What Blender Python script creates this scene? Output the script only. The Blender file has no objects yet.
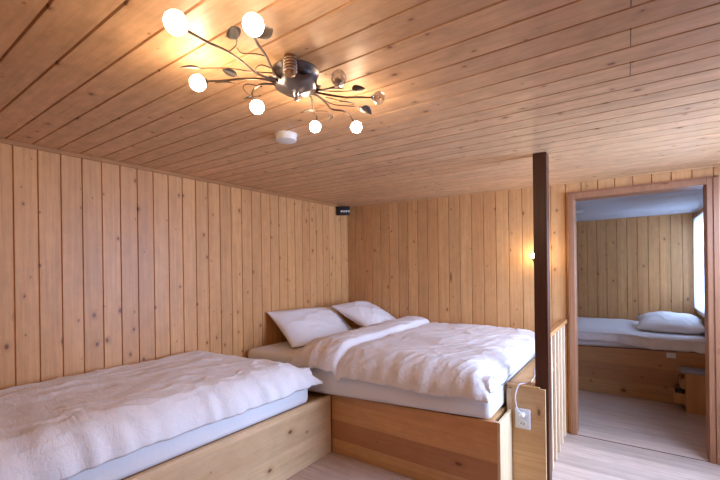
import bpy, bmesh, math, random
from mathutils import Vector, Matrix, noise

random.seed(7)
S = bpy.context.scene
COL = S.collection
V = Vector

# ------------------------------------------------------------------ helpers
class MB:
    """Collects shapes (world coordinates) into one mesh."""
    def __init__(self):
        self.bm = bmesh.new()

    def box(self, x0, x1, y0, y1, z0, z1, bev=0.0, seg=2):
        b = bmesh.new()
        bmesh.ops.create_cube(b, size=1.0)
        for v in b.verts:
            v.co = V((x0 + (v.co.x + .5) * (x1 - x0), y0 + (v.co.y + .5) * (y1 - y0), z0 + (v.co.z + .5) * (z1 - z0)))
        if bev:
            bmesh.ops.bevel(b, geom=b.edges[:], offset=bev, segments=seg, affect='EDGES', profile=.5)
        self.merge(b)
        return self

    def hexa(self, c, bev=0.0, seg=2):
        """eight corners: bottom four (ccw), then top four"""
        b = bmesh.new()
        v = [b.verts.new(p) for p in c]
        for f in ((3, 2, 1, 0), (4, 5, 6, 7), (0, 1, 5, 4), (1, 2, 6, 5), (2, 3, 7, 6), (3, 0, 4, 7)):
            b.faces.new([v[i] for i in f])
        if bev:
            bmesh.ops.bevel(b, geom=b.edges[:], offset=bev, segments=seg, affect='EDGES', profile=.5)
        self.merge(b)
        return self

    def prism(self, poly, z0, z1, bev=0.0):
        b = bmesh.new()
        lo = [b.verts.new((x, y, z0)) for x, y in poly]
        hi = [b.verts.new((x, y, z1)) for x, y in poly]
        n = len(poly)
        b.faces.new(lo[::-1]); b.faces.new(hi)
        for i in range(n):
            b.faces.new((lo[i], lo[(i + 1) % n], hi[(i + 1) % n], hi[i]))
        bmesh.ops.recalc_face_normals(b, faces=b.faces[:])
        if bev:
            bmesh.ops.bevel(b, geom=b.edges[:], offset=bev, segments=2, affect='EDGES', profile=.5)
        self.merge(b)
        return self

    def merge(self, b):
        me = bpy.data.meshes.new('tmp')
        b.to_mesh(me); b.free()
        self.bm.from_mesh(me)
        bpy.data.meshes.remove(me)

    def sphere(self, c, r, sub=3, scale=(1, 1, 1)):
        b = bmesh.new()
        bmesh.ops.create_icosphere(b, subdivisions=sub, radius=r)
        for v in b.verts:
            v.co = V(c) + V((v.co.x * scale[0], v.co.y * scale[1], v.co.z * scale[2]))
        self.merge(b)
        return self

    def tube(self, pts, r, r2=None, n=8, smooth=True):
        pts = [V(p) for p in pts]
        if smooth and len(pts) > 2:
            pts = catmull(pts, 5)
        r2 = r if r2 is None else r2
        b = bmesh.new()
        rings = []
        up = V((0, 0, 1))
        N = len(pts)
        for i, p in enumerate(pts):
            t = (pts[min(i + 1, N - 1)] - pts[max(i - 1, 0)]).normalized()
            a = t.cross(up)
            if a.length < .05:
                a = t.cross(V((1, 0, 0)))
            a.normalize(); c = t.cross(a)
            rr = r + (r2 - r) * i / max(N - 1, 1)
            rings.append([b.verts.new(p + (a * math.cos(k * 2 * math.pi / n) + c * math.sin(k * 2 * math.pi / n)) * rr) for k in range(n)])
        for q, s in zip(rings, rings[1:]):
            for k in range(n):
                b.faces.new((q[k], q[(k + 1) % n], s[(k + 1) % n], s[k]))
        b.faces.new(rings[0][::-1]); b.faces.new(rings[-1])
        bmesh.ops.recalc_face_normals(b, faces=b.faces[:])
        self.merge(b)
        return self

    def lathe(self, c, axis, prof, n=32, wob=None):
        """prof: (radius, height along axis) pairs, turned round axis through c"""
        axis = V(axis).normalized()
        a = axis.cross(V((0, 0, 1)))
        if a.length < .05:
            a = V((1, 0, 0))
        a.normalize(); bb = axis.cross(a)
        b = bmesh.new(); rings = []
        for r, h in prof:
            ring = []
            for k in range(n):
                th = k * 2 * math.pi / n
                w = wob(th, r, h) if wob else (1.0, 0.0)
                ring.append(b.verts.new(V(c) + axis * (h + w[1]) + (a * math.cos(th) + bb * math.sin(th)) * max(r * w[0], 1e-4)))
            rings.append(ring)
        for q, s in zip(rings, rings[1:]):
            for k in range(n):
                b.faces.new((q[k], q[(k + 1) % n], s[(k + 1) % n], s[k]))
        b.faces.new(rings[0][::-1]); b.faces.new(rings[-1])
        bmesh.ops.recalc_face_normals(b, faces=b.faces[:])
        self.merge(b)
        return self

    def build(self, name, mat, parent=None, smooth=False, angle=40):
        me = bpy.data.meshes.new(name)
        bm = self.bm
        off = root_loc(parent)
        for v in bm.verts:
            v.co -= off
        bm.to_mesh(me); bm.free()
        o = bpy.data.objects.new(name, me)
        COL.objects.link(o)
        me.materials.append(mat)
        if smooth:
            for p in me.polygons:
                p.use_smooth = True
            try:
                me.set_sharp_from_angle(angle=math.radians(angle))
            except Exception:
                pass
        if parent is not None:
            o.parent = parent
        return o


def catmull(P, k):
    out = []
    Q = [P[0] * 2 - P[1]] + P + [P[-1] * 2 - P[-2]]
    for i in range(1, len(Q) - 2):
        a, b, c, d = Q[i - 1:i + 3]
        for j in range(k):
            t = j / k
            out.append(.5 * (2 * b + (c - a) * t + (2 * a - 5 * b + 4 * c - d) * t * t + (3 * b - a - 3 * c + d) * t ** 3))
    out.append(P[-1])
    return out


def root_loc(o):
    t = V((0, 0, 0))
    while o is not None:
        t += o.location; o = o.parent
    return t


def tag(o, label=None, cat=None, group=None, kind=None):
    if label: o['label'] = label
    if cat: o['category'] = cat
    if group: o['group'] = group
    if kind: o['kind'] = kind
    return o


def thing(name, label, cat, loc, group=None):
    o = bpy.data.objects.new(name, None)
    o.empty_display_size = .1
    COL.objects.link(o)
    o.location = loc
    return tag(o, label, cat, group)


def struct(o):
    o['kind'] = 'structure'
    return o

# ------------------------------------------------------------------ materials
class NT:
    def __init__(self, name):
        self.m = bpy.data.materials.new(name)
        self.m.use_nodes = True
        self.t = self.m.node_tree
        self.t.nodes.clear()
        self.out = self.n('ShaderNodeOutputMaterial')

    def n(self, ty, **kw):
        nd = self.t.nodes.new(ty)
        for k, v in kw.items():
            setattr(nd, k, v)
        return nd

    def set(self, sock, v):
        if hasattr(v, 'is_output') or isinstance(v, bpy.types.NodeSocket):
            self.t.links.new(v, sock)
        else:
            sock.default_value = v

    def math(self, op, a, b=None, c=None, clamp=False):
        nd = self.n('ShaderNodeMath', operation=op, use_clamp=clamp)
        self.set(nd.inputs[0], a)
        if b is not None: self.set(nd.inputs[1], b)
        if c is not None: self.set(nd.inputs[2], c)
        return nd.outputs[0]

    def comb(self, x, y, z):
        nd = self.n('ShaderNodeCombineXYZ')
        for i, v in enumerate((x, y, z)):
            self.set(nd.inputs[i], v)
        return nd.outputs[0]

    def mix(self, f, a, b, mode='MIX'):
        nd = self.n('ShaderNodeMix', data_type='RGBA', blend_type=mode)
        self.set(nd.inputs[0], f)
        self.set(nd.inputs[6], a if not isinstance(a, tuple) else (*a, 1))
        self.set(nd.inputs[7], b if not isinstance(b, tuple) else (*b, 1))
        return nd.outputs[2]

    def ramp(self, v, lo, hi, a=0.0, b=1.0):
        nd = self.n('ShaderNodeMapRange', interpolation_type='SMOOTHSTEP')
        self.set(nd.inputs[0], v)
        for i, q in enumerate((lo, hi, a, b)):
            nd.inputs[i + 1].default_value = q
        return nd.outputs[0]

    def noise(self, vec, scale=1.0, detail=3.0, rough=.55, dist=0.0):
        nd = self.n('ShaderNodeTexNoise')
        self.set(nd.inputs['Vector'], vec)
        nd.inputs['Scale'].default_value = scale
        nd.inputs['Detail'].default_value = detail
        nd.inputs['Roughness'].default_value = rough
        nd.inputs['Distortion'].default_value = dist
        return nd.outputs['Fac']

    def bsdf(self, color, rough=.5, bump=None, bstr=.2, bdist=.01, **kw):
        p = self.n('ShaderNodeBsdfPrincipled')
        self.set(p.inputs['Base Color'], color if not isinstance(color, tuple) else (*color, 1))
        self.set(p.inputs['Roughness'], rough)
        for k, v in kw.items():
            self.set(p.inputs[k.replace('_', ' ')], v)
        if bump is not None:
            b = self.n('ShaderNodeBump')
            b.inputs['Strength'].default_value = bstr
            b.inputs['Distance'].default_value = bdist
            self.set(b.inputs['Height'], bump)
            self.t.links.new(b.outputs[0], p.inputs['Normal'])
        self.t.links.new(p.outputs[0], self.out.inputs[0])
        return self.m


def wood(name, along, across, pitch, off, light, dark, knot=.5, rough=.42, knot_r=.06, tone=.06, red=(.52, .27, .14),
         grain=.55, spec=.35, joint=False, streak=None, knot_len=.17, redmix=.3, mottle=.10):
    """boards of width pitch; grain runs along one object axis"""
    t = NT(name)
    tc = t.n('ShaderNodeTexCoord')
    sp = t.n('ShaderNodeSeparateXYZ')
    t.t.links.new(tc.outputs['Object'], sp.inputs[0])
    ax = {'X': sp.outputs[0], 'Y': sp.outputs[1], 'Z': sp.outputs[2]}
    third = [k for k in 'XYZ' if k not in (along, across)][0]
    u = t.math('ADD', t.math('DIVIDE', ax[across], pitch), off)
    bid = t.math('FLOOR', u)
    wn = t.n('ShaderNodeTexWhiteNoise', noise_dimensions='1D')
    t.set(wn.inputs['W'], bid)
    rnd = wn.outputs['Value']
    wn2 = t.n('ShaderNodeTexWhiteNoise', noise_dimensions='1D')
    t.set(wn2.inputs['W'], t.math('ADD', bid, 57.3))
    rnd2 = wn2.outputs['Value']
    shift = t.math('MULTIPLY', rnd, 37.0)
    al = t.math('ADD', ax[along], shift)
    # knots
    kv = t.comb(t.math('ADD', u, t.math('MULTIPLY', bid, .37)), t.math('DIVIDE', al, knot_len), t.math('MULTIPLY', ax[third], 3.0))
    vo = t.n('ShaderNodeTexVoronoi', voronoi_dimensions='2D')
    t.set(vo.inputs['Vector'], kv)
    vo.inputs['Scale'].default_value = 1.0
    cs = t.n('ShaderNodeSeparateColor')
    t.t.links.new(vo.outputs['Color'], cs.inputs[0])
    has = t.math('GREATER_THAN', cs.outputs[0], 1.0 - knot)
    rad = t.math('MULTIPLY_ADD', t.math('POWER', cs.outputs[1], 2.0), knot_r * 1.1, knot_r * .3)
    rel = t.math('DIVIDE', vo.outputs['Distance'], rad)
    km = t.math('MULTIPLY', t.ramp(rel, .55, 1.25, 1, 0), has)
    halo = t.math('MULTIPLY', t.ramp(rel, .9, 3.2, 1, 0), has)
    # grain: stretched noise, bent round the knots
    gv = t.comb(t.math('ADD', t.math('MULTIPLY', ax[across], 55.0), t.math('MULTIPLY', halo, 1.2)),
                t.math('MULTIPLY', al, 1.5), t.math('ADD', t.math('MULTIPLY', rnd, 91.0), t.math('MULTIPLY', ax[third], 55.0)))
    g1 = t.noise(gv, 1.0, 3, .6, .5)
    gv2 = t.comb(t.math('MULTIPLY', ax[across], 190.0), t.math('MULTIPLY', al, 5.0), t.math('MULTIPLY', ax[third], 190.0))
    g2 = t.noise(gv2, 1.0, 2, .5)
    big = t.noise(t.comb(t.math('MULTIPLY', ax[across], 4.0), t.math('MULTIPLY', al, .8), rnd), 1.0, 2)
    f = t.math('ADD', t.math('MULTIPLY', t.ramp(g1, .34, .70), grain), t.math('MULTIPLY', t.math('SUBTRACT', g2, .5), .5), clamp=True)
    col = t.mix(f, light, dark)
    col = t.mix(t.math('MULTIPLY', t.ramp(rnd2, .4, 1.0), redmix), col, red)
    val = t.math('ADD', t.math('MULTIPLY', t.math('SUBTRACT', rnd, .5), tone * 2), t.math('MULTIPLY_ADD', t.math('SUBTRACT', big, .5), .35, 1.0))
    hsv = t.n('ShaderNodeHueSaturation')
    t.set(hsv.inputs['Value'], val); t.set(hsv.inputs['Color'], col)
    col = t.mix(t.math('MULTIPLY', halo, .38), hsv.outputs[0], (dark[0] * .72, dark[1] * .58, dark[2] * .45))
    col = t.mix(t.math('MULTIPLY', km, .85), col, (.14, .055, .022))
    h = t.math('MULTIPLY', g1, .6)
    if streak:   # one long dark resin mark
        e1 = t.math('DIVIDE', t.math('SUBTRACT', ax[across], streak[0]), .013)
        e2 = t.math('DIVIDE', t.math('SUBTRACT', ax[along], streak[1]), .060)
        e = t.math('ADD', t.math('POWER', e1, 2.0), t.math('POWER', e2, 2.0))
        e = t.math('ADD', e, t.math('MULTIPLY', t.math('SUBTRACT', g1, .5), 2.0))
        col = t.mix(t.math('MULTIPLY', t.ramp(e, .1, 1.3, 1, 0), .8), col, (.10, .05, .025))
    if joint:   # butt joints where two lengths of ceiling board meet
        par = t.math('MULTIPLY', t.math('MODULO', t.math('ABSOLUTE', bid), 2.0), t.math('LESS_THAN', t.math('ABSOLUTE', t.math('SUBTRACT', bid, 13.0)), 2.5))
        dj = t.math('ABSOLUTE', t.math('SUBTRACT', ax[along], .014))
        jm = t.math('MULTIPLY', t.math('LESS_THAN', dj, .0014), t.math('GREATER_THAN', par, .5))
        col = t.mix(t.math('MULTIPLY', jm, .85), col, (.06, .03, .015))
    if mottle:   # blotchy old varnish
        bl = t.noise(t.comb(t.math('MULTIPLY', ax[across], 17.0), t.math('MULTIPLY', ax[along], 8.0), bid), 1.0, 4, .65)
        hs = t.n('ShaderNodeHueSaturation')
        t.set(hs.inputs['Value'], t.math('MULTIPLY_ADD', t.math('SUBTRACT', bl, .5), mottle * 4, 1.0)); t.set(hs.inputs['Color'], col)
        col = hs.outputs[0]
    m = t.bsdf(col, rough, h, .12, .004)
    m.node_tree.nodes['Principled BSDF'].inputs['Specular IOR Level'].default_value = spec
    return m


def fabric(name, color, rough=.85, weave=900, wr=.35):
    t = NT(name)
    tc = t.n('ShaderNodeTexCoord')
    o = tc.outputs['Object']
    n1 = t.noise(o, 22, 5, .62, 1.2)
    n2 = t.noise(o, weave, 1, .5)
    mp = t.n('ShaderNodeMapping')
    mp.inputs['Rotation'].default_value = (0, 0, .8); mp.inputs['Scale'].default_value = (5, 17, 8)
    t.t.links.new(o, mp.inputs['Vector'])
    n3 = t.noise(mp.outputs[0], 1.0, 3, .55, 1.6)
    n3 = t.math('ABSOLUTE', t.math('SUBTRACT', n3, .5))
    h = t.math('ADD', t.math('MULTIPLY', n1, .7), t.math('ADD', t.math('MULTIPLY', n2, .05), t.math('MULTIPLY', n3, -.9)))
    m = t.bsdf(color, rough, h, wr, .012)
    p = m.node_tree.nodes['Principled BSDF']
    p.inputs['Sheen Weight'].default_value = .12
    return m


def plain(name, color, rough=.5, metal=0.0, nz=.06, sc=30):
    t = NT(name)
    tc = t.n('ShaderNodeTexCoord')
    n = t.noise(tc.outputs['Object'], sc, 4)
    d = tuple(c * (1 - nz * 3) for c in color)
    return t.bsdf(t.mix(n, color, d), rough, n, .05, .002, Metallic=metal)


def emis(name, color, strength):
    t = NT(name)
    e = t.n('ShaderNodeEmission')
    e.inputs[0].default_value = (*color, 1)
    e.inputs[1].default_value = strength
    t.t.links.new(e.outputs[0], t.out.inputs[0])
    return t.m


def glass(name, color=(1, 1, 1), rough=0.0):
    t = NT(name)
    return t.bsdf(color, rough, IOR=1.5, Transmission_Weight=1.0)


def pane(name):
    t = NT(name)
    a = t.n('ShaderNodeBsdfTransparent'); g = t.n('ShaderNodeBsdfGlossy')
    g.inputs['Roughness'].default_value = .02
    fr = t.n('ShaderNodeFresnel'); fr.inputs[0].default_value = 1.45
    mx = t.n('ShaderNodeMixShader')
    t.t.links.new(fr.outputs[0], mx.inputs[0]); t.t.links.new(a.outputs[0], mx.inputs[1]); t.t.links.new(g.outputs[0], mx.inputs[2])
    t.t.links.new(mx.outputs[0], t.out.inputs[0])
    return t.m


def crystal(name):
    t = NT(name)
    a = t.n('ShaderNodeBsdfTransparent'); g = t.n('ShaderNodeBsdfGlass'); d = t.n('ShaderNodeBsdfGlossy')
    g.inputs['IOR'].default_value = 1.35; d.inputs['Roughness'].default_value = .06
    m1 = t.n('ShaderNodeMixShader'); m1.inputs[0].default_value = .45
    t.t.links.new(a.outputs[0], m1.inputs[1]); t.t.links.new(g.outputs[0], m1.inputs[2])
    m2 = t.n('ShaderNodeMixShader'); m2.inputs[0].default_value = .45
    t.t.links.new(m1.outputs[0], m2.inputs[1]); t.t.links.new(d.outputs[0], m2.inputs[2]); t.t.links.new(m2.outputs[0], t.out.inputs[0])
    return t.m


def curtain_mat(name, color):
    t = NT(name)
    d = t.n('ShaderNodeBsdfDiffuse'); tr = t.n('ShaderNodeBsdfTranslucent'); mx = t.n('ShaderNodeMixShader')
    d.inputs[0].default_value = (*color, 1); tr.inputs[0].default_value = (*color, 1)
    mx.inputs[0].default_value = .6
    t.t.links.new(d.outputs[0], mx.inputs[1]); t.t.links.new(tr.outputs[0], mx.inputs[2]); t.t.links.new(mx.outputs[0], t.out.inputs[0])
    return t.m


STREAK = (-1.438, 1.31)
PL, PD, PR = (.67, .345, .132), (.51, .235, .078), (.55, .235, .085)
M = {}
M['wall_l'] = wood('pine_wall_left', 'Z', 'Y', .1065, .39, PL, PD, knot=.55, red=PR, knot_r=.068)
M['wall_b'] = wood('pine_wall_back', 'Z', 'X', .1148, .69, (.65, .345, .138), (.50, .23, .078), knot=.48, red=PR, streak=STREAK)
M['ceil'] = wood('pine_ceiling', 'X', 'Y', .1122, .95, (.67, .405, .21), (.52, .28, .13), knot=.5, mottle=.2, red=(.60, .34, .18), rough=.46, joint=True, knot_len=.17, spec=.5)
M['wall_o'] = wood('pine_wall_side', 'Z', 'Y', .11, .0, PL, PD, red=PR)
M['plat_x'] = wood('spruce_board_long_x', 'X', 'Z', .145, .25, (.62, .36, .155), (.50, .25, .09), knot=.32, red=(.45, .17, .07), tone=.13, redmix=.6, knot_len=.3, knot_r=.06)
M['plat_y'] = wood('spruce_board_long_y', 'Y', 'Z', .21, .1, (.68, .46, .25), (.57, .34, .15), knot=.6, red=(.60, .36, .17), tone=.06, knot_len=.3, knot_r=.05)
M['plat_top'] = wood('spruce_top_board', 'Y', 'X', .2, .1, (.66, .37, .14), (.54, .26, .08), knot=.15, red=(.58, .28, .10))
M['panel_z'] = wood('spruce_panel', 'X', 'Z', .4, .3, (.64, .40, .19), (.53, .29, .115), knot=.1, red=(.56, .30, .13), grain=.7)
M['endgrain'] = wood('pale_board', 'Z', 'Y', .3, .0, (.74, .55, .32), (.66, .45, .23), knot=.05, red=(.66, .44, .22))
M['slat'] = wood('pale_baluster', 'Z', 'Y', .1, .5, (.74, .56, .36), (.66, .46, .26), knot=.1, red=(.68, .47, .28))
M['post'] = wood('dark_stained_post', 'Z', 'X', .5, .5, (.090, .030, .012), (.038, .012, .006), knot=.1, red=(.08, .028, .012), rough=.38)
M['frame'] = wood('red_brown_frame', 'Z', 'X', .5, .5, (.36, .165, .08), (.27, .11, .05), knot=.05, red=(.32, .14, .065), rough=.4)
M['mould'] = wood('pine_moulding', 'Y', 'Z', .3, .4, (.44, .20, .065), (.33, .14, .042), knot=.05, red=(.38, .16, .05), rough=.65)
M['mould_x'] = wood('pine_moulding_x', 'X', 'Z', .3, .4, (.56, .31, .13), (.44, .21, .08), knot=.05, red=(.52, .28, .12))
M['floor'] = wood('laminate_floor', 'X', 'Y', .19, .2, (.60, .455, .36), (.42, .295, .215), knot=.12, red=(.50, .325, .23), rough=.34, grain=.8, tone=.1, knot_r=.04, knot_len=.7)
M['base2'] = wood('spruce_base_small_room', 'X', 'Z', .18, .1, (.50, .265, .11), (.38, .175, .062), knot=.6, red=(.40, .165, .065), knot_len=.2, knot_r=.08, redmix=.5)
M['stand'] = wood('spruce_nightstand', 'Z', 'X', .3, .3, (.50, .27, .115), (.40, .19, .07), knot=.3, red=(.44, .21, .09))
M['cotton'] = fabric('white_cotton', (.83, .775, .735), wr=.5)
M['sheet'] = fabric('white_sheet', (.80, .775, .755), wr=.12)
M['pillow'] = fabric('white_pillowcase', (.84, .785, .745), wr=.22)
M['white'] = plain('white_plastic', (.78, .77, .75), .35)
M['white2'] = plain('white_lamp_plastic', (.82, .80, .76), .4)
M['pewter'] = plain('dark_pewter', (.23, .21, .205), .30, .9)
M['bronze'] = plain('dark_bronze', (.10, .062, .040), .4, .8)
M['coil'] = plain('brown_bronze_coil', (.26, .15, .08), .38, .8)
M['leaf'] = plain('antique_leaf_metal', (.075, .055, .042), .5, .5)
M['black'] = plain('black_plastic', (.012, .012, .013), .4)
M['dial'] = plain('pale_dial', (.72, .70, .64), .4)
M['hole'] = plain('dark_socket_hole', (.10, .09, .085), .5)
M['chrome'] = plain('chrome', (.7, .7, .7), .2, 1.0)
M['ceil2'] = plain('pale_painted_board', (.56, .56, .58), .6, 0, .03, 6)
M['top_grey'] = plain('worn_grey_top', (.30, .255, .235), .6)
M['plaster'] = plain('pale_plaster', (.62, .60, .58), .8)
M['glass'] = pane('window_glass')
M['crystal'] = crystal('clear_crystal')
M['curtain'] = curtain_mat('sheer_white_curtain', (.86, .88, .90))
BULB = 95.0
M['lit'] = emis('lit_crystal_bulb', (1.0, .75, .52), BULB)
M['lit_w'] = emis('lit_wall_bulb', (1.0, .78, .48), 170.0)

# ------------------------------------------------------------------ setting
XL, XR, YB, YF = -2.72, .95, 3.60, -1.30


def cz(x, y):       # the ceiling of this old room is not quite level
    return 2.151 - .0213 * (x + 2.72) - .0134 * (3.6 - y)


def planks(u0, u1, v0, v1, pitch, off, fn, hole=None, g=.0085, d=.009):
    mb = MB(); bm = mb.bm
    pts = [(u0, 0.0)]
    k = math.ceil((u0 / pitch + off) + .1)
    while (k - off) * pitch < u1 - .01:
        c = (k - off) * pitch
        if not (hole and (abs(c - hole[0]) < .012 or abs(c - hole[1]) < .012)):
            pts += [(c - g / 2, 0.0), (c - g * .12, d), (c + g * .12, d), (c + g / 2, 0.0)]
        k += 1
    pts.append((u1, 0.0))
    if hole:
        pts += [(hole[0], 0.0), (hole[1], 0.0)]
    pts.sort()
    for (a, da), (b, db) in zip(pts, pts[1:]):
        if b - a < 1e-6:
            continue
        m = (a + b) / 2
        rng = [(v0, v1)]
        if hole and hole[0] < m < hole[1]:
            rng = [(p, q) for p, q in ((v0, hole[2]), (hole[3], v1)) if q - p > 1e-4]
        for p, q in rng:
            bm.faces.new([bm.verts.new(fn(*c)) for c in ((a, p, da), (b, p, db), (b, q, db), (a, q, da))])
    bmesh.ops.remove_doubles(bm, verts=bm.verts[:], dist=1e-5)
    return mb


DX0, DX1, DZ = -.36, .455, 1.955          # door opening
struct(planks(YF, YB, 0, 2.2, .1065, .39, lambda u, v, d: (XL - d, u, v)).build('wall_left', M['wall_l']))
struct(planks(XL, XR, 0, 2.2, .1148, .69, lambda u, v, d: (u, YB + d, v), (DX0, DX1, 0, DZ)).build('wall_back', M['wall_b']))
struct(planks(YF - .02, YB + .02, XL - .03, XR + .03, .1122, .95, lambda u, v, d: (v, u, cz(v, u) + d)).build('ceiling', M['ceil']))
W1 = (2.12, 3.28, .12, 1.95)               # window in the hallway side (y0, y1, z0, z1)
struct(planks(YF, YB, 0, 2.2, .11, 0, lambda u, v, d: (XR + d, u, v), W1).build('wall_right', M['wall_o']))
struct(planks(XL, XR, 0, 2.2, .1148, .69, lambda u, v, d: (u, YF - d, v)).build('wall_front', M['wall_b']))
struct(MB().box(XL - .1, XR + .1, YF - .1, 6.0, -.05, 0).build('floor', M['floor']))
# small room behind the doorway
RX0, RX1, RY0, RY1, RZ = -1.7, .665, 3.72, 5.90, 2.02
W2 = (4.95, 5.84, .90, 1.93)
struct(planks(RX0, RX1, 0, RZ + .05, .108, .1, lambda u, v, d: (u, RY1 + d, v)).build('wall_alcove_back', M['wall_b']))
struct(planks(RY0, RY1, 0, RZ + .05, .108, .1, lambda u, v, d: (RX1 + d, u, v), W2).build('wall_alcove_right', M['wall_o']))
struct(planks(RY0, RY1, 0, RZ + .05, .108, .1, lambda u, v, d: (RX0 - d, u, v)).build('wall_alcove_left', M['wall_o']))
struct(planks(RX0, RX1, 0, RZ + .05, .1148, .69, lambda u, v, d: (u, RY0 - d, v), (DX0, DX1, 0, DZ)).build('wall_alcove_front', M['wall_b']))
struct(planks(RY0 - .02, RY1 + .02, RX0 - .02, RX1 + .02, .3, 0, lambda u, v, d: (v, u, RZ + d), g=.006, d=.003).build('ceiling_alcove', M['ceil2']))

# door frame (no leaf): jambs, head and the casing round them
m = MB()
m.box(DX0 - .035, DX0, YB - .022, RY0 + .02, 0, DZ + .045, .003)
m.box(DX1, DX1 + .035, YB - .022, RY0 + .02, 0, DZ + .045, .003)
m.box(DX0, DX1, YB - .022, RY0 + .02, DZ, DZ + .045, .003)
m.box(DX0 - .042, DX0 - .035, YB - .03, YB, 0, DZ + .052)
m.box(DX1 + .035, DX1 + .062, YB - .03, YB, 0, DZ + .052)
m.box(DX0 - .042, DX1 + .062, YB - .03, YB, DZ + .045, DZ + .052)
struct(m.build('door_1', M['frame']))
struct(MB().box(DX0, DX1, YB - .008, YB - .001, 0, .003, .001).build('trim_3', M['post']))
# mouldings under the ceiling
m = MB()
m.hexa([(XL, YF, cz(XL, YF) - .024), (XL + .010, YF, cz(XL, YF) - .024), (XL + .010, YB, cz(XL, YB) - .024), (XL, YB, cz(XL, YB) - .024),
        (XL, YF, cz(XL, YF)), (XL + .016, YF, cz(XL, YF)), (XL + .016, YB, cz(XL, YB)), (XL, YB, cz(XL, YB))], .003)
struct(m.build('trim_1', M['mould']))
m = MB()
m.hexa([(XL, YB - .008, cz(XL, YB) - .012), (XR, YB - .008, cz(XR, YB) - .012), (XR, YB, cz(XR, YB) - .012), (XL, YB, cz(XL, YB) - .012),
        (XL, YB - .014, cz(XL, YB)), (XR, YB - .014, cz(XR, YB)), (XR, YB, cz(XR, YB)), (XL, YB, cz(XL, YB))], .002)
struct(m.build('trim_2', M['mould_x']))


def window(name, x, w, t, bars):
    y0, y1, z0, z1 = w
    m = MB()
    f = .05
    m.box(x - .01, x + t, y0 - .05, y0 + .012, z0 - .05, z1 + .05, .003); m.box(x - .01, x + t, y1 - .012, y1 + .05, z0 - .05, z1 + .05, .003)
    m.box(x - .01, x + t, y0 + .012, y1 - .012, z1 - .012, z1 + .05, .003); m.box(x - .03, x + t, y0 + .012, y1 - .012, z0 - .05, z0 + .012, .003)
    for k in range(bars + 1):
        a = y0 + .012 + (y1 - y0 - .024 - .04) * k / bars
        m.box(x + t * .5, x + t * .5 + .04, a, a + .04, z0 + .012, z1 - .012, .003)
    for z in (z0 + .012, z1 - .052):
        for k in range(bars):
            a = y0 + .012 + (y1 - y0 - .064) * k / bars + .04
            b = y0 + .012 + (y1 - y0 - .064) * (k + 1) / bars
            m.box(x + t * .5, x + t * .5 + .04, a, b, z, z + .04, .003)
    fr = struct(m.build(name, M['white']))
    for k in range(bars):
        a = y0 + .052 + (y1 - y0 - .064) * k / bars
        b = y0 + .012 + (y1 - y0 - .064) * (k + 1) / bars
        MB().box(x + t * .5 + .016, x + t * .5 + .022, a, b, z0 + .052, z1 - .052).build('pane', M['glass'], fr)
    return fr


window('window_1', XR, W1, .12, 2)
window('window_2', RX1 + .008, W2, .10, 1)

# ------------------------------------------------------------------ cloth shapes
def nz(x, y, z=0.0):
    return noise.noise(V((x, y, z)))


def ridge(x, y, s=0.0):
    return 1 - abs(noise.noise(V((x, y, s)))) * 2


def steps(n, ends=.16):
    """0..1 in n steps, closer together near the ends"""
    return [.5 - .5 * math.copysign(abs(math.cos(math.pi * i / n)) ** .8, math.cos(math.pi * i / n)) for i in range(n + 1)]


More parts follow.
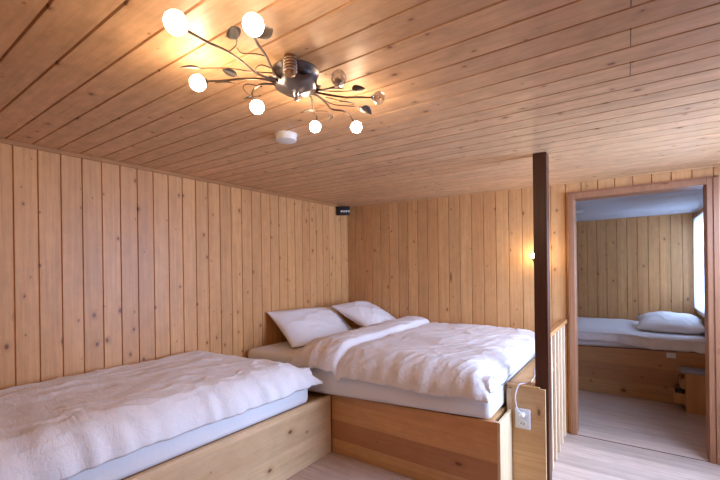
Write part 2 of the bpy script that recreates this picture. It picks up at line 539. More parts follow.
def duvet(name, quad, ztop, edges, seed, nu=200, nv=170, amp=1.0, outline=None, parent=None, mat='cotton', wdir=.7, extra=None, tuck=.03, clear=None, pleat=1.0):
    """quad: xy outline corners (u0v0, u1v0, u1v1, u0v1). edges: (width, drop) at v0, u1, v1, u0."""
    A, B, C_, D = [V((*q, 0)) for q in quad]
    Lu = ((B - A).length + (C_ - D).length) / 2; Lv = ((D - A).length + (C_ - B).length) / 2
    mb = MB(); bm = mb.bm
    us, vs = steps(nu), steps(nv)
    grid = []

    def kk(d, w):
        if d >= w: return 0.0
        q = 1 - d / w
        return 1 - math.sqrt(max(0.0, 1 - q * q))
    for v in vs:
        row = []
        for u in us:
            p = A.lerp(B, u).lerp(D.lerp(C_, u), v)
            if outline: p = p + V((*outline(u, v), 0))
            ds = (v * Lv, (1 - u) * Lu, (1 - v) * Lv, u * Lu)
            drops = []
            hem = 0.0
            for d, (w, dr) in zip(ds, edges):
                k = kk(d, w); drops.append(dr * k); hem = max(hem, max(0, 1 - d / (w * 1.3)))
            mx = max(e[1] for e in edges)
            tot = 0.0
            for q in drops: tot = tot + q - tot * q / mx
            x, y = p.x, p.y
            zt = ztop(x, y, u, v)
            # soft swells, long creases and small pleats running down the hems
            a = x * math.cos(wdir) + y * math.sin(wdir); b = -x * math.sin(wdir) + y * math.cos(wdir)
            wx, wy = a * 2.2 + .5 * nz(x * 3, y * 3, seed), b * 6.5 + .8 * nz(x * 2.4, y * 2.4, seed + 9)
            r1 = max(0, ridge(wx, wy, seed)) ** 3
            r2 = max(0, ridge(a * 5 + 3 + .6 * nz(x * 6, y * 6, seed), b * 12 + .8 * nz(x * 5, y * 5, seed + 4), seed + 2)) ** 3
            r3 = max(0, ridge(a * 9 + .5 * nz(x * 8, y * 8, seed), b * 24 + .9 * nz(x * 7, y * 7, seed + 6), seed + 8)) ** 2
            h = .009 * nz(x * 2.3, y * 2.3, seed + 5) + .007 * r1 + .0055 * r2 + .0035 * r3 + .0025 * nz(x * 9, y * 9, seed + 1)
            nearfront = max(0, 1 - ds[0] / .34); nearend = max(0, 1 - ds[1] / .25)
            pl = .5 * (nz(u * Lu * 15 + 2.2 * nz(v * 3, u * 4, seed), v * Lv * 2.2, seed + 7)) * nearfront + .5 * nz(v * Lv * 13, u * Lu * 2, seed + 3) * nearend
            h += .030 * pleat * pl * (1 - tot / mx * .3)
            dx = dy = 0.0
            # pleats also push the hem in and out
            if hem > 0:
                s0 = max(0, 1 - ds[0] / edges[0][0]); s1 = max(0, 1 - ds[1] / edges[1][0])
                nrm = (A - D).normalized() * s0 * pleat * (.030 * nz(u * Lu * 14, 3.3, seed + 7) + .012 * nz(u * Lu * 3, 1, seed))
                nrm += (B - A).normalized() * s1 * pleat * .02 * nz(v * Lv * 11, 5.1, seed + 7)
                dx, dy = nrm.x, nrm.y
            z = zt - tot + h * amp
            if extra: z += extra(x, y, u, v)
            q_ = (x + dx, y + dy, z)
            if clear: q_ = clear(*q_)
            row.append(bm.verts.new(q_))
        grid.append(row)
    for j in range(nv):
        for i in range(nu):
            bm.faces.new((grid[j][i], grid[j][i + 1], grid[j + 1][i + 1], grid[j + 1][i]))
    # underside of the hem tucked inwards
    loop = [grid[0][i] for i in range(nu)] + [grid[j][nu] for j in range(nv)] + [grid[nv][i] for i in range(nu, 0, -1)] + [grid[j][0] for j in range(nv, 0, -1)]
    cen = (A + B + C_ + D) / 4
    prev = loop
    for step_, dz in ((.18, -.010), (1.0, -.004)):
        cur = []
        for vtx in loop:
            dv = V((cen.x - vtx.co.x, cen.y - vtx.co.y, 0))
            n_ = dv.normalized() * tuck * step_
            q_ = vtx.co + n_ + V((0, 0, dz))
            if clear: q_ = V(clear(*q_))
            cur.append(bm.verts.new(q_))
        N = len(loop)
        for i in range(N):
            bm.faces.new((prev[i], prev[(i + 1) % N], cur[(i + 1) % N], cur[i]))
        prev = cur
    bmesh.ops.recalc_face_normals(bm, faces=bm.faces[:])
    return mb.build(name, M[mat], parent, smooth=True, angle=180)


def pillow(name, origin, ux, uy, w, h, th, seed, sag=0.0, n=56, zmin=0.0, under=None):
    """origin: centre; ux along the width, uy along the height"""
    bvh = None
    if under is not None:     # rest on the cloth below
        from mathutils.bvhtree import BVHTree
        bvh = BVHTree.FromPolygons([v.co + under.location for v in under.data.vertices], [p.vertices[:] for p in under.data.polygons])
    ux = V(ux).normalized(); uy = V(uy).normalized(); uz = ux.cross(uy).normalized(); uy = uz.cross(ux)
    mb = MB(); bm = mb.bm
    tops, bots = [], []
    for side, store in ((1, tops), (-1, bots)):
        for j in range(n + 1):
            row = []
            for i in range(n + 1):
                a = -math.cos(math.pi * i / n); b = -math.cos(math.pi * j / n)
                a = a * (.75 + .25 * abs(a)); b = b * (.75 + .25 * abs(b))
                e = max(0.0, (1 - abs(a) ** 2.2)) ** .55 * max(0.0, (1 - abs(b) ** 2.2)) ** .55
                pin = 1 - .07 * (1 - abs(b) ** 2) * abs(a) ** 3
                pinb = 1 - .07 * (1 - abs(a) ** 2) * abs(b) ** 3
                wr = .010 * max(0, ridge(a * 2.1 + seed, b * 3.4 + .5 * nz(a * 3, b * 3, seed), seed)) ** 3 + .012 * nz(a * 2, b * 2, seed + side)
                cr = .006 * nz(math.atan2(b, a) * 5, (a * a + b * b) * .6, seed) * min(1, (a * a + b * b))
                z = side * (e * th / 2) + (wr + cr) * e * side
                if i in (0, n) or j in (0, n): z = 0
                zz = z + sag * (a * a + b * b * .3) * .5
                if side == -1 and (i in (0, n) or j in (0, n)):
                    row.append(tops[j][i]); continue
                q_ = V(origin) + ux * a * pin * w / 2 + uy * b * pinb * h / 2 + uz * zz
                q_.z = max(q_.z, zmin)
                if bvh:
                    hit = bvh.ray_cast(V((q_.x, q_.y, 2.0)), V((0, 0, -1)))
                    if hit[0] is not None: q_.z = max(q_.z, hit[0].z + .012)
                row.append(bm.verts.new(q_))
            store.append(row)
        for j in range(n):
            for i in range(n):
                q = (store[j][i], store[j][i + 1], store[j + 1][i + 1], store[j + 1][i])
                bm.faces.new(q if side == 1 else q[::-1])
    # piped seam
    return mb.build(name, M['pillow'], None, smooth=True, angle=180)

# ------------------------------------------------------------------ double bed by the back wall
def ptop(x):
    return .437 + .0435 * (x + 1.87)


PX1, PY0 = -.625, 2.24
bed = thing('bed_platform', 'wide pine bed platform in the back corner, under the double bed with pillows', 'bed platform', (-1.67, 2.9, 0))
t_ = .03
m = MB()
m.hexa([(-1.866, PY0, .002), (PX1 - .004, PY0, .002), (PX1 - .004, PY0 + t_, .002), (-1.866, PY0 + t_, .002),
        (-1.866, PY0, ptop(-1.866)), (PX1 - .004, PY0, ptop(PX1)), (PX1 - .004, PY0 + t_, ptop(PX1)), (-1.866, PY0 + t_, ptop(-1.866))], .002)
m.build('front_board', M['plat_x'], bed)
m = MB()
m.hexa([(PX1 - .004, PY0 - .002, .002), (PX1 + .014, PY0 - .002, .002), (PX1 + .014, 2.498, .002), (PX1 - .004, 2.498, .002),
        (PX1 - .004, PY0 - .002, ptop(PX1) + .001), (PX1 + .014, PY0 - .002, ptop(PX1) + .001), (PX1 + .014, 2.498, ptop(PX1) + .001), (PX1 - .004, 2.498, ptop(PX1) + .001)], .002)
tag(m.build('side_board', M['endgrain'], bed), 'pale end board')
m = MB()
m.hexa([(XL + .004, PY0 + t_, ptop(XL) - .03), (PX1 - .03, PY0 + t_, ptop(PX1) - .03), (PX1 - .03, YB - .004, ptop(PX1) - .03), (XL + .004, YB - .004, ptop(XL) - .03),
        (XL + .004, PY0 + t_, ptop(XL)), (PX1 - .03, PY0 + t_, ptop(PX1)), (PX1 - .03, YB - .004, ptop(PX1)), (XL + .004, YB - .004, ptop(XL))])
m.build('top_board', M['plat_top'], bed)

m = MB()
fy = lambda x: 2.10 + .066 * (x + 2.70)
x0, x1 = -2.70, -.66
m.hexa([(x0, fy(x0), ptop(x0) + .035), (x1, fy(x1), ptop(x1) + .002), (x1, 3.575, ptop(x1) + .002), (x0, 3.575, ptop(x0) + .035),
        (x0, fy(x0), .725), (x1, fy(x1), .705), (x1, 3.575, .725), (x0, 3.575, .735)], .04, 4)
tag(m.build('mattress', M['sheet'], smooth=True, angle=60), 'white-sheeted double mattress under the folded-back duvet in the back corner', 'mattress')


def zt2(x, y, u, v):
    c = min(1, max(0, (y - 2.2) / 1.35))
    return .805 + .052 * c ** .8 - .012 * max(0, x + 1.2) * (1 - c)


def flap(x, y, u, v):     # the turned-back band nearest the pillows
    e = -1.72 + .06 * (y - 2.2) + .02 * nz(y * 4, 1.7)
    d = e - x
    s = min(1, max(0, d / .035)); s = s * s * (3 - 2 * s)
    crease = -.022 * math.exp(-(d / .022) ** 2)
    return .030 * s + crease + .018 * s * math.sin(min(1, max(0, d / .30)) * math.pi)


def clear2(x, y, z):       # keep the cloth off the mattress it drapes over
    f = fy(x) - .014
    if x < -.640 and y > f:
        d = f + .060 - y            # inside the rounded front edge when positive
        if d > 0:
            if z < .69: y = f
            else: z = max(z, .69 + math.sqrt(max(0, .056 ** 2 - d * d)))
        elif z < .746:
            if x > -.72: x = -.640
            else: z = .746
    if x >= -.641 and y > 2.49: z = max(z, .662)
    return x, y, z


def clear1(x, y, z):
    if y > 1.85 and x < -1.925: z = max(z, .676)
    if z < .678 and x < -1.889 and .06 < y < 2.058:
        if x > -1.955:
            if z < .615: x = -1.888
            else: z = max(z, .615 + math.sqrt(max(0, .062 ** 2 - (x + 1.955) ** 2)))
        elif y < .11: y = .06
        else: z = .678
    return x, y, z


def clear3(x, y, z):
    if z < .676 and y > 4.952:
        if y < 4.99: y = 4.952
        else: z = .676
    return x, y, z


DUV2 = tag(duvet('duvet', [(-2.15, 2.095), (-.665, 2.185), (-.60, 3.585), (-2.01, 3.585)], zt2,
          [(.20, .19), (.17, .135), (.08, .05), (.13, .095)], 3.1, wdir=.9, extra=flap, pleat=.45, clear=clear2,
          outline=lambda u, v: (0, .02 * nz(u * 3, 2.2))),
    'puffy white duvet with its end folded back below two pillows', 'duvet', None)
# pillows lean on the left wall
tag(pillow('pillow', (-2.465, 2.735, .862), (.10, 1, -.02), (-.33, .0, .26), .86, .49, .20, 1.3, zmin=.742),
    'front white pillow leaning on the left plank wall, left of the other pillow', 'pillow')
tag(pillow('pillow', (-2.235, 3.285, .930), (-.02, 1, .0), (-.42, .0, .19), .61, .52, .17, 4.7, under=DUV2, zmin=.742),
    'rear white pillow tucked into the back corner behind the front pillow', 'pillow')

# ------------------------------------------------------------------ single bed along the left wall
BX = -1.87
bed2 = thing('bed_platform', 'long pale pine bed platform along the left wall, under the wide flat duvet', 'bed platform', (-2.3, 1.0, 0))
m = MB(); m.box(BX - .03, BX, .0, PY0 - .004, .002, .435, .002)
m.build('front_board', M['plat_y'], bed2)
m = MB(); m.box(XL + .004, BX - .03, .0, PY0 - .004, .39, .42)
m.build('top_board', M['plat_top'], bed2)
m = MB(); m.box(XL + .004, BX - .03, .0, .03, .002, .39)
m.build('end_board', M['plat_x'], bed2)
m = MB(); m.box(-2.70, -1.905, .075, 2.045, .421, .655, .045, 4)
tag(m.build('mattress', M['sheet'], smooth=True, angle=60), 'white single mattress on the platform along the left wall', 'mattress')


def zt1(x, y, u, v):
    c = min(1, max(0, (x + 1.87) / -.85))
    return .705 + .085 * c ** .75 + .006 * y


tag(duvet('duvet', [(-1.862, .05), (-1.852, 2.11), (-2.70, 1.76), (-2.70, .05)], lambda x, y, u, v: zt1(x, y, u, v),
          [(.17, .15), (.22, .15), (.07, .07), (.12, .1)], 12.6, nu=240, nv=130, wdir=1.25, clear=clear1,
          outline=lambda u, v: (.012 * nz(u * 7, .4), 0)),
    'rumpled white duvet spread flat over the single bed along the left wall', 'duvet')

# ------------------------------------------------------------------ ledge between bed and railing
PB = .65
led = thing('ledge', 'boxed wooden ledge at the foot of the double bed, with a wall socket', 'ledge', (-.53, 3.0, 0))
m = MB(); m.prism([(-.608, 2.502), (-.416, 2.502), (-.416, 2.522), (-.608, 2.522)], .002, PB - .004, .0015)
m.build('front_panel', M['panel_z'], led)
m = MB(); m.prism([(-.640, 2.515), (-.486, 2.515), (-.486, 2.64), (-.458, 2.64), (-.458, 3.595), (-.640, 3.595)], PB - .022, PB, .002)
m.prism([(-.640, 2.499), (-.446, 2.499), (-.446, 2.515), (-.640, 2.515)], PB - .003, PB + .006, .001)
m.build('top_board', M['plat_top'], led)
m = MB(); m.box(-.640, -.609, 2.502, 3.595, .002, PB - .023, .001)
m.build('side_panel', M['plat_y'], led)
# socket plate
so = thing('wall_socket', 'white double wall socket on the front of the wooden ledge', 'socket', (-.544, 2.502, .45))
MB().box(-.588, -.500, 2.492, 2.5015, .388, .512, .004, 3).build('plate', M['white'], so, smooth=True)
for z in (.479, .421):
    f = MB().lathe((-.544, 2.494, z), (0, -1, 0), [(.022, 0), (.022, .004), (.019, .005), (.018, .001), (.0, .0005)], 28).build('outlet', M['white2'], so, smooth=True)
    h = MB()
    for dx in (-.009, .009):
        h.lathe((-.544 + dx, 2.4945, z), (0, -1, 0), [(.0035, 0), (.0035, .0032), (.0, .0034)], 10)
    h.build('pin_hole', M['hole'], f)
cord = thing('power_cord', 'thin white power cord running from the ledge socket up behind the dark post', 'cord', (-.57, 2.49, .655))
m = MB()
m.tube([(-.545, 2.466, .490), (-.566, 2.455, .52), (-.578, 2.462, .585), (-.570, 2.478, .64), (-.556, 2.493, .664), (-.535, 2.545, .6605), (-.517, 2.62, .656), (-.525, 2.78, .655), (-.556, 2.95, .655), (-.575, 3.2, .655), (-.60, 3.45, .655),
        (-.615, 3.575, .665), (-.62, 3.592, .72), (-.62, 3.593, 1.0), (-.62, 3.593, 1.40)], .003, n=8)
m.build('cable', M['white'], cord, smooth=True)
MB().lathe((-.544, 2.4935, .479), (0, -1, 0), [(.0165, .0062), (.0165, .02), (.012, .03), (.006, .034)], 20).build('plug', M['white2'], cord, smooth=True)

# ------------------------------------------------------------------ dark post
po = MB()
po.hexa([(-.478, 2.53, .0), (-.402, 2.53, .0), (-.402, 2.615, .0), (-.478, 2.615, .0),
         (-.474, 2.53, cz(-.47, 2.53)), (-.396, 2.53, cz(-.40, 2.53)), (-.396, 2.615, cz(-.40, 2.6)), (-.474, 2.615, cz(-.47, 2.6))], .004)
tag(po.build('wooden_post', M['post']), 'dark brown square wooden post standing from floor to ceiling beside the doorway', 'post')

# ------------------------------------------------------------------ railing
ra = thing('railing', 'pale wooden railing with upright slats between the dark post and the doorway', 'railing', (-.44, 3.1, 0))
MB().box(-.458, -.420, 2.62, 3.593, .925, .955, .003).build('top_rail', M['mould'], ra)
for k in range(6):
    y = 2.70 + .158 * k
    MB().box(-.447, -.432, y, y + .034, .002, .925, .002).build('baluster', M['slat'], ra)

# ------------------------------------------------------------------ wall lamp hidden by the post
wl = thing('wall_lamp', 'small glowing wall lamp half hidden behind the dark post', 'lamp', (-.625, 3.59, 1.45))
MB().lathe((-.625, 3.596, 1.455), (0, -1, 0), [(.045, 0), (.045, .008), (.03, .016), (.008, .02)], 28).build('backplate', M['bronze'], wl, smooth=True)
a = MB().tube([(-.625, 3.58, 1.455), (-.635, 3.54, 1.43), (-.652, 3.505, 1.43), (-.657, 3.50, 1.455)], .006, n=10)
a.lathe((-.657, 3.50, 1.452), (0, 0, 1), [(.006, 0), (.014, .004), (.015, .018), (.012, .02)], 20)
a = a.build('arm', M['bronze'], wl, smooth=True)
MB().lathe((-.657, 3.50, 1.470), (0, 0, 1), [(.008, 0), (.015, .008), (.018, .02), (.016, .03), (.009, .038), (.001, .041)], 20).build('bulb', M['lit_w'], a, smooth=True)

# ------------------------------------------------------------------ chandelier
CX, CY, CZ = -.943, .961, 2.078
ch = thing('chandelier', 'dark metal branch chandelier with leaves and globe bulbs on the ceiling', 'chandelier', (CX, CY, CZ))
MB().lathe((CX, CY, CZ + .001), (0, 0, -1), [(.082, 0), (.082, .008), (.072, .016), (.066, .022), (.058, .040), (.040, .046), (.012, .047)], 40,
           wob=lambda th, r, h: (1 + .012 * math.cos(th * 12), 0)).build('canopy', M['pewter'], ch, smooth=True, angle=50)
MB().lathe((CX, CY, CZ - .044), (0, 0, -1), [(.012, 0), (.012, .012), (.055, .006), (.076, .004), (.084, -.002), (.080, .006), (.062, .020), (.040, .030), (.018, .034), (.002, .036)], 48,
           wob=lambda th, r, h: (1 + .10 * (r / .08) ** 2 * math.cos(th * 6), -.006 * (r / .08) ** 2 * math.cos(th * 6))).build('bowl', M['pewter'], ch, smooth=True, angle=60)
fi = MB().lathe((CX, CY, CZ - .078), (0, 0, -1), [(.012, 0), (.010, .006), (.006, .010), (.009, .014), (.009, .020), (.004, .025), (.001, .026)], 20)
fi.build('finial', M['chrome'], ch, smooth=True)
co = MB().lathe((-.888, .880, 2.074), (-.012, .014, -1), [(.020, 0), (.020, .052), (.017, .060), (.002, .064)], 24)
co = co.build('coil', M['coil'], ch, smooth=True)
rg = MB()
for k in range(5):
    h = .012 + .009 * k
    rg.lathe((-.888, .880, 2.074), (-.012, .014, -1), [(.020, h - .0025), (.0235, h - .001), (.0235, h + .001), (.020, h + .0025)], 24)
tag(rg.build('ring', M['chrome'], co, smooth=True), 'bright wire rings')


def leaf_mb(p, q, wid=.42, roll=.5, bend=.12):
    p, q = V(p), V(q)
    d = q - p; L = d.length; t = d.normalized()
    side = t.cross(V((0, 0, 1))).normalized(); up = side.cross(t).normalized()
    side2 = side * math.cos(roll) + up * math.sin(roll); up2 = side2.cross(t)
    mb = MB(); bm = mb.bm
    n = 10; rows = []
    for k in range(n + 1):
        s = k / n
        w = wid * L * .5 * math.sin(math.pi * s ** .75) ** .8 * (1 - .15 * s)
        c = p + t * L * s - up2 * bend * L * s * s
        ring = []
        for j, (a, dz) in enumerate(((-1, .18), (-.5, .10), (0, 0), (.5, .10), (1, .18))):
            ring.append(c + side2 * a * w + up2 * dz * w)
        rows.append(ring)
    th = .0012
    for sgn in (1, -1):
        vv = [[bm.verts.new(c + up2 * th * sgn * (.3 if j in (0, 4) else 1)) for j, c in enumerate(r)] for r in rows]
        for r0, r1 in zip(vv, vv[1:]):
            for j in range(4):
                q_ = (r0[j], r0[j + 1], r1[j + 1], r1[j])
                bm.faces.new(q_ if sgn == 1 else q_[::-1])
        if sgn == 1: first = vv
        else:
            for r0, r1, s0, s1 in zip(first, first[1:], vv, vv[1:]):
                bm.faces.new((r0[0], r1[0], s1[0], s0[0])); bm.faces.new((r0[4], s0[4], s1[4], r1[4]))
    bmesh.ops.remove_doubles(bm, verts=bm.verts[:], dist=1e-5)
    # midrib and petiole
    mb.tube([p - t * L * .12, p + t * L * .5 - up2 * bend * L * .25, q - up2 * bend * L], .0012, .0004, n=6)
    return mb


ARMS = [
    ([(-.961, .885, 2.022), (-.965, .812, 2.013), (-.912, .702, 1.991), (-.877, .628, 1.972), (-.85, .56, 1.95), (-.818, .490, 1.929)], (-.792, .444, 1.915), .0275, 1),
    ([(-.938, .865, 2.026), (-.883, .79, 2.008), (-.828, .727, 1.985), (-.758, .639, 1.951), (-.712, .590, 1.930)], (-.662, .546, 1.914), .0255, 1),
    ([(-.977, .891, 2.023), (-.985, .846, 2.017), (-1.028, .79, 2.007), (-1.07, .752, 1.999), (-1.1, .718, 1.993)], (-1.120, .698, 1.985), .0280, 1),
    ([(-.994, .897, 2.023), (-1.003, .86, 2.011), (-1.029, .853, 2.002), (-1.06, .865, 1.995), (-1.075, .886, 1.99)], (-1.030, .861, 1.941), .0262, 1),
    ([(-.955, 1.051, 2.024), (-.993, 1.104, 2.016), (-1.01, 1.135, 2.011), (-1.029, 1.167, 2.006), (-1.054, 1.189, 2.003)], (-1.016, 1.141, 1.956), .0250, 1),
    ([(-.928, 1.06, 2.024), (-.935, 1.113, 2.019), (-.945, 1.161, 2.015), (-.913, 1.19, 2.009), (-.914, 1.238, 2.005), (-.933, 1.291, 2.002)], (-.886, 1.242, 1.955), .0250, 1),
    ([(-.899, 1.021, 2.023), (-.862, 1.017, 2.012), (-.821, 1.005, 2.001), (-.779, .991, 1.99)], (-.737, .942, 1.983), .0255, 0),
    ([(-.909, 1.038, 2.023), (-.877, 1.068, 2.016), (-.832, 1.098, 2.007), (-.777, 1.115, 1.998), (-.733, 1.132, 1.991)], (-.71, 1.135, 1.985), .0230, 0),
]
for pts, b, r, lit in ARMS:
    r *= .88 if lit else 1.0
    root = V((CX, CY, CZ - .058)); first = V(pts[0])
    pts = [root.lerp(first, .55)] + pts
    e = V(pts[-1]); bc = V(b); d = (bc - e).normalized()
    am = MB().tube(pts + [bc - d * r * 1.02], .0042, .0030, n=8)
    am.lathe(bc - d * r * 1.30, d, [(.004, 0), (.008, .002), (.010, r * .34), (.002, r * .36)], 14)
    am = am.build('arm', M['bronze'], ch, smooth=True)
    g = MB()
    if lit:
        g.sphere(bc, r, 3).build('bulb', M['lit'], am, smooth=True)
    else:
        g.sphere(bc, r, 2)
        gl = g.build('bulb', M['crystal'], am)
        tag(gl, 'unlit clear crystal bulb')
TW = [
    [(-.880, .640, 1.976), (-.854, .629, 1.965), (-.815, .616, 1.958), (-.786, .596, 1.952)],
    [(-.936, .846, 2.021), (-.972, .786, 2.013), (-.989, .746, 2.008), (-1.011, .712, 2.004), (-1.052, .664, 1.996)],
    [(-.832, .731, 1.988), (-.845, .705, 1.987), (-.87, .677, 1.985), (-.857, .651, 1.982)],
    [(-.919, .847, 2.026), (-.914, .786, 2.014), (-.936, .78, 2.009), (-.955, .796, 2.006)],
    [(-1.022, .877, 2.015), (-1.041, .829, 2.010), (-1.067, .833, 2.006), (-1.078, .862, 1.999), (-1.074, .88, 1.995)],
    [(-.901, 1.029, 2.023), (-.835, 1.044, 2.009), (-.789, 1.054, 2.0), (-.762, 1.052, 1.995)],
    [(-.928, 1.06, 2.024), (-.914, 1.13, 2.015), (-.859, 1.165, 2.005), (-.824, 1.193, 1.998)],
    [(-1.006, 1.128, 2.012), (-.974, 1.135, 2.006), (-.957, 1.151, 2.003), (-.97, 1.185, 2.001)],
    [(-.905, 1.073, 2.018), (-.873, 1.092, 2.009), (-.854, 1.109, 2.003)],
]
for q in TW:
    MB().tube(q, .0020, .0013, n=6).build('twig', M['bronze'], ch, smooth=True)
LV = [((-.786, .596, 1.952), (-.751, .553, 1.951), .5), ((-.736, .615, 1.949), (-.674, .610, 1.947), .45), ((-1.052, .664, 1.996), (-1.08, .623, 1.996), .3),
      ((-1.003, .76, 1.996), (-1.001, .708, 1.996), .35), ((-1.052, .781, 1.998), (-1.083, .741, 1.998), .42), ((-1.075, .89, 1.995), (-1.102, .866, 1.995), .6),
      ((-1.074, .888, 1.997), (-1.042, .884, 1.994), .6), ((-.765, 1.05, 1.995), (-.719, 1.056, 1.994), .5), ((-.786, 1.021, 1.995), (-.815, .985, 1.995), .42),
      ((-.86, 1.11, 2.003), (-.826, 1.139, 2.003), .5), ((-.821, 1.184, 1.998), (-.82, 1.243, 1.999), .45), ((-1.005, 1.128, 2.011), (-1.046, 1.098, 2.012), .55), ((-.96, 1.179, 2.001), (-.993, 1.2, 2.002), .35)]
for k, (p, q, w) in enumerate(LV):
    leaf_mb(p, V(p).lerp(V(q), 1.12), w * 1.3, (-.5, .35, .1)[k % 3]).build('leaf', M['leaf'], ch, smooth=True, angle=80)

# ------------------------------------------------------------------ smoke detector, black box in the corner
sd = thing('smoke_detector', 'round white smoke detector on the ceiling beyond the chandelier', 'smoke detector', (-1.447, 1.397, 2.094))
MB().lathe((-1.447, 1.397, 2.0945), (.0213, -.0134, -1), [(.058, 0), (.058, .006), (.055, .008)], 36).build('base', M['white2'], sd, smooth=True)
MB().lathe((-1.447, 1.397, 2.0865), (.0213, -.0134, -1), [(.054, .0), (.054, .018), (.051, .025), (.036, .029), (.002, .030)], 36).build('cover', M['white'], sd, smooth=True, angle=50)

bx = thing('indicator_box', 'small black box with pale round dials high in the corner below the ceiling', 'box', (-2.652, 3.435, 2.09))
dirx = V((math.cos(math.radians(34)), math.sin(math.radians(34)), 0)); diry = V((-dirx.y, dirx.x, 0))
c0 = V((-2.652, 3.435, 2.078))


def obox(c, hx, hy, hz):
    P = []
    for z in (-hz, hz):
        for sx, sy in ((-1, -1), (1, -1), (1, 1), (-1, 1)):
            P.append(c + dirx * sx * hx + diry * sy * hy + V((0, 0, z)))
    return P


MB().hexa(obox(c0, .076, .020, .050), .006, 3).build('case', M['black'], bx, smooth=True)
for k in range(4):
    MB().lathe(c0 - diry * .0195 + dirx * (-.016 + .027 * k) - V((0, 0, .008)), -diry, [(.012, 0), (.012, .004), (.007, .005), (.001, .0055)], 18).build('dial', M['dial'], bx, smooth=True)

# ------------------------------------------------------------------ small room: bed, nightstand, lamp, curtain
b3 = thing('bed_platform', 'low dark pine bed base seen through the doorway, across the small room', 'bed platform', (-.5, 5.3, 0))
zb = lambda x: .515 + .028 * x
m = MB()
m.hexa([(RX0 + .004, 4.95, .002), (RX1 - .004, 4.95, .002), (RX1 - .004, 4.98, .002), (RX0 + .004, 4.98, .002),
        (RX0 + .004, 4.95, zb(RX0)), (RX1 - .004, 4.95, zb(RX1)), (RX1 - .004, 4.98, zb(RX1)), (RX0 + .004, 4.98, zb(RX0))], .002)
m.build('front_board', M['base2'], b3)
m = MB()
m.hexa([(RX0 + .004, 4.98, zb(RX0) - .03), (RX1 - .004, 4.98, zb(RX1) - .03), (RX1 - .004, RY1 - .004, zb(RX1) - .03), (RX0 + .004, RY1 - .004, zb(RX0) - .03),
        (RX0 + .004, 4.98, zb(RX0)), (RX1 - .004, 4.98, zb(RX1)), (RX1 - .004, RY1 - .004, zb(RX1)), (RX0 + .004, RY1 - .004, zb(RX0))])
m.build('top_board', M['base2'], b3)
m = MB()
m.hexa([(-1.65, 4.965, zb(-1.65) + .002), (.645, 4.965, zb(.645) + .002), (.645, 5.88, zb(.645) + .002), (-1.65, 5.88, zb(-1.65) + .002),
        (-1.65, 4.965, .655), (.645, 4.965, .655), (.645, 5.88, .655), (-1.65, 5.88, .655)], .04, 4)
tag(m.build('mattress', M['sheet'], smooth=True, angle=60), 'white mattress on the bed base in the small room beyond the doorway', 'mattress')
DUV3 = tag(duvet('duvet', [(-1.64, 4.935), (.645, 4.935), (.64, 5.87), (-1.64, 5.87)], lambda x, y, u, v: .70 + .035 * min(1, max(0, (y - 4.95) / .9)) - .035 * min(1, max(0, (x + .1) / .3)),
          [(.12, .12), (.06, .03), (.06, .04), (.1, .06)], 22.3, nu=110, nv=60, amp=.8, wdir=.3,
          clear=clear3),
    'rumpled white duvet on the bed in the small room beyond the doorway', 'duvet')
tag(pillow('pillow', (.365, 5.36, .765), (1, -.02, .0), (.0, .47, .07), .58, .50, .22, 8.2, zmin=.69, under=DUV3),
    'plump white pillow on the bed in the small room, under the curtain', 'pillow')
s2 = thing('wall_socket', 'white socket plate on the bed base in the small room', 'socket', (.345, 4.95, .487))
MB().box(.307, .383, 4.941, 4.9495, .462, .514, .003, 2).build('plate', M['white'], s2, smooth=True)
for dx in (-.018, .018):
    MB().lathe((.345 + dx, 4.942, .488), (0, -1, 0), [(.014, 0), (.014, .003), (.012, .003), (.011, .0005), (.001, .0)], 20).build('outlet', M['white2'], s2, smooth=True)

ns = thing('nightstand', 'low wooden nightstand with pulled-out drawers beside the small room bed', 'nightstand', (.52, 4.82, 0))
nx0, nx1, ny0, ny1, nh = .432, .60, 4.70, 4.93, .372
m = MB(); m.box(nx0, nx1, ny0, ny0 + .016, .0, nh, .0015); m.box(nx0, nx1, ny1 - .016, ny1, .0, nh, .0015)
m.box(nx1 - .012, nx1, ny0 + .016, ny1 - .016, .03, nh)
for z in (.06, .205):
    m.box(nx0 + .002, nx1 - .012, ny0 + .016, ny1 - .016, z, z + .014)
m.build('body', M['stand'], ns)
m = MB(); m.hexa([(nx0 - .03, ny0 - .008, nh), (nx1 + .004, ny0 - .008, nh), (nx1 + .004, ny1 + .008, nh), (nx0 - .03, ny1 + .008, nh),
                  (nx0 - .03, ny0 - .008, nh + .016), (nx1 + .004, ny0 - .008, nh + .016), (nx1 + .004, ny1 + .008, nh + .016), (nx0 - .03, ny1 + .008, nh + .016)], .002)
tag(m.build('top', M['top_grey'], ns), 'worn greyish top')
for z, h, out in ((.078, .095, .085), (.222, .09, .035)):
    m = MB()
    y0, y1 = ny0 + .018, ny1 - .018
    xa, xb = nx0 - out, nx0 - out + .14
    m.box(xa, xa + .012, y0, y1, z, z + h, .001)
    m.box(xa + .012, xb, y0, y0 + .01, z, z + h); m.box(xa + .012, xb, y1 - .01, y1, z, z + h)
    m.box(xb - .01, xb, y0 + .01, y1 - .01, z, z + h); m.box(xa + .012, xb - .01, y0 + .01, y1 - .01, z, z + .006)
    m.build('drawer', M['stand'], ns)
m = MB(); m.box(.362, .424, 4.74, 4.88, .088, .20, .012, 3)
tag(m.build('pouch', M['black'], smooth=True), 'small black pouch standing in the pulled-out lower nightstand drawer', 'pouch')

tl = thing('tube_lamp', 'slim unlit tube lamp on the pale ceiling of the small room', 'lamp', (-.8, 4.82, RZ))
MB().box(-1.2, -.40, 4.80, 4.845, RZ - .012, RZ - .0005, .003).build('housing', M['white'], tl)
MB().tube([(-1.19, 4.823, RZ - .018), (-.41, 4.823, RZ - .018)], .0085, n=14, smooth=False).build('tube_bulb', M['white2'], tl, smooth=True)

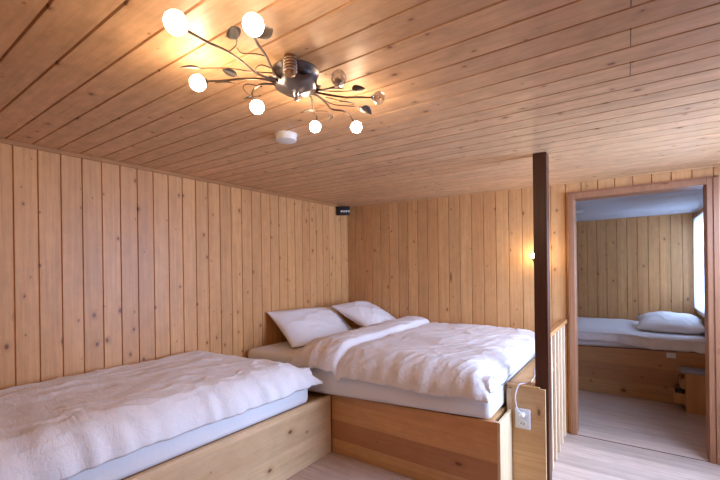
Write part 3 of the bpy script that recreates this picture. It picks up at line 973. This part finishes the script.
cu = thing('curtain', 'sheer white curtain hanging in front of the small room window', 'curtain', (RX1 - .03, 5.4, .9))
m = MB(); bm = m.bm
rows = []
NU, NVv = 120, 10
for j in range(NVv + 1):
    z = .905 + (1.935 - .905) * j / NVv
    rows.append([bm.verts.new((RX1 - .034 + .011 * math.sin(i / NU * 2 * math.pi * 13 + .3 * math.sin(z * 3)) * (1 - .3 * j / NVv) + .004 * nz(i * .2, z * 2),
                               4.98 + .87 * i / NU, z)) for i in range(NU + 1)])
for r0, r1 in zip(rows, rows[1:]):
    for i in range(NU):
        bm.faces.new((r0[i], r0[i + 1], r1[i + 1], r1[i]))
m.build('cloth', M['curtain'], cu, smooth=True, angle=180)
MB().tube([(RX1 - .034, 4.93, 1.937), (RX1 - .034, 5.88, 1.937)], .006, n=10, smooth=False).build('rod', M['white'], cu, smooth=True)

# ------------------------------------------------------------------ light
w = bpy.data.worlds.new('sky'); S.world = w
w.use_nodes = True
bg = w.node_tree.nodes['Background']
bg.inputs[0].default_value = (.62, .76, 1.0, 1)
bg.inputs[1].default_value = 1.2


def daylight(name, loc, rot, sx, sy, power, color):
    l = bpy.data.lights.new(name, 'AREA')
    l.shape = 'RECTANGLE'; l.size = sx; l.size_y = sy; l.energy = power; l.color = color
    o = bpy.data.objects.new(name, l)
    o.location = loc; o.rotation_euler = rot
    COL.objects.link(o)
    return o


daylight('daylight_hall', (XR + .30, 2.70, 1.22), (0, math.radians(55), 0), 1.7, 1.25, 172, (.43, .60, 1.0))
daylight('daylight_small_room', (RX1 + .2, 5.4, 1.45), (0, math.radians(90), 0), 1.0, .95, 48, (.42, .60, 1.0))

# ------------------------------------------------------------------ camera
yaw, roll = -.615325, -.0138838
Rz = Matrix.Rotation(yaw, 3, 'Z')
Bm = Matrix(((1, 0, 0), (0, 0, -1), (0, 1, 0)))
Rr = Matrix(((math.cos(roll), -math.sin(roll), 0), (math.sin(roll), math.cos(roll), 0), (0, 0, 1)))
R = Rr @ Bm @ Rz
right, down, fwd = V(R[0]), V(R[1]), V(R[2])
cam = bpy.data.cameras.new('camera')
co_ = bpy.data.objects.new('camera', cam)
COL.objects.link(co_)
mw = Matrix((right, -down, -fwd)).transposed().to_4x4()
mw.translation = V((0, 0, 1.37))
co_.matrix_world = mw
cam.sensor_width = 36; cam.sensor_fit = 'HORIZONTAL'
cam.lens = 379.3526 / 720 * 36
cam.shift_y = 32.586 / 720
cam.clip_start = .02
S.camera = co_

S.view_settings.view_transform = 'Standard'
S.view_settings.look = 'None'
S.view_settings.gamma = 1
S.view_settings.use_curve_mapping = False
S.view_settings.exposure = 0.28
S.cycles.use_denoising = True
S.cycles.max_bounces = 10
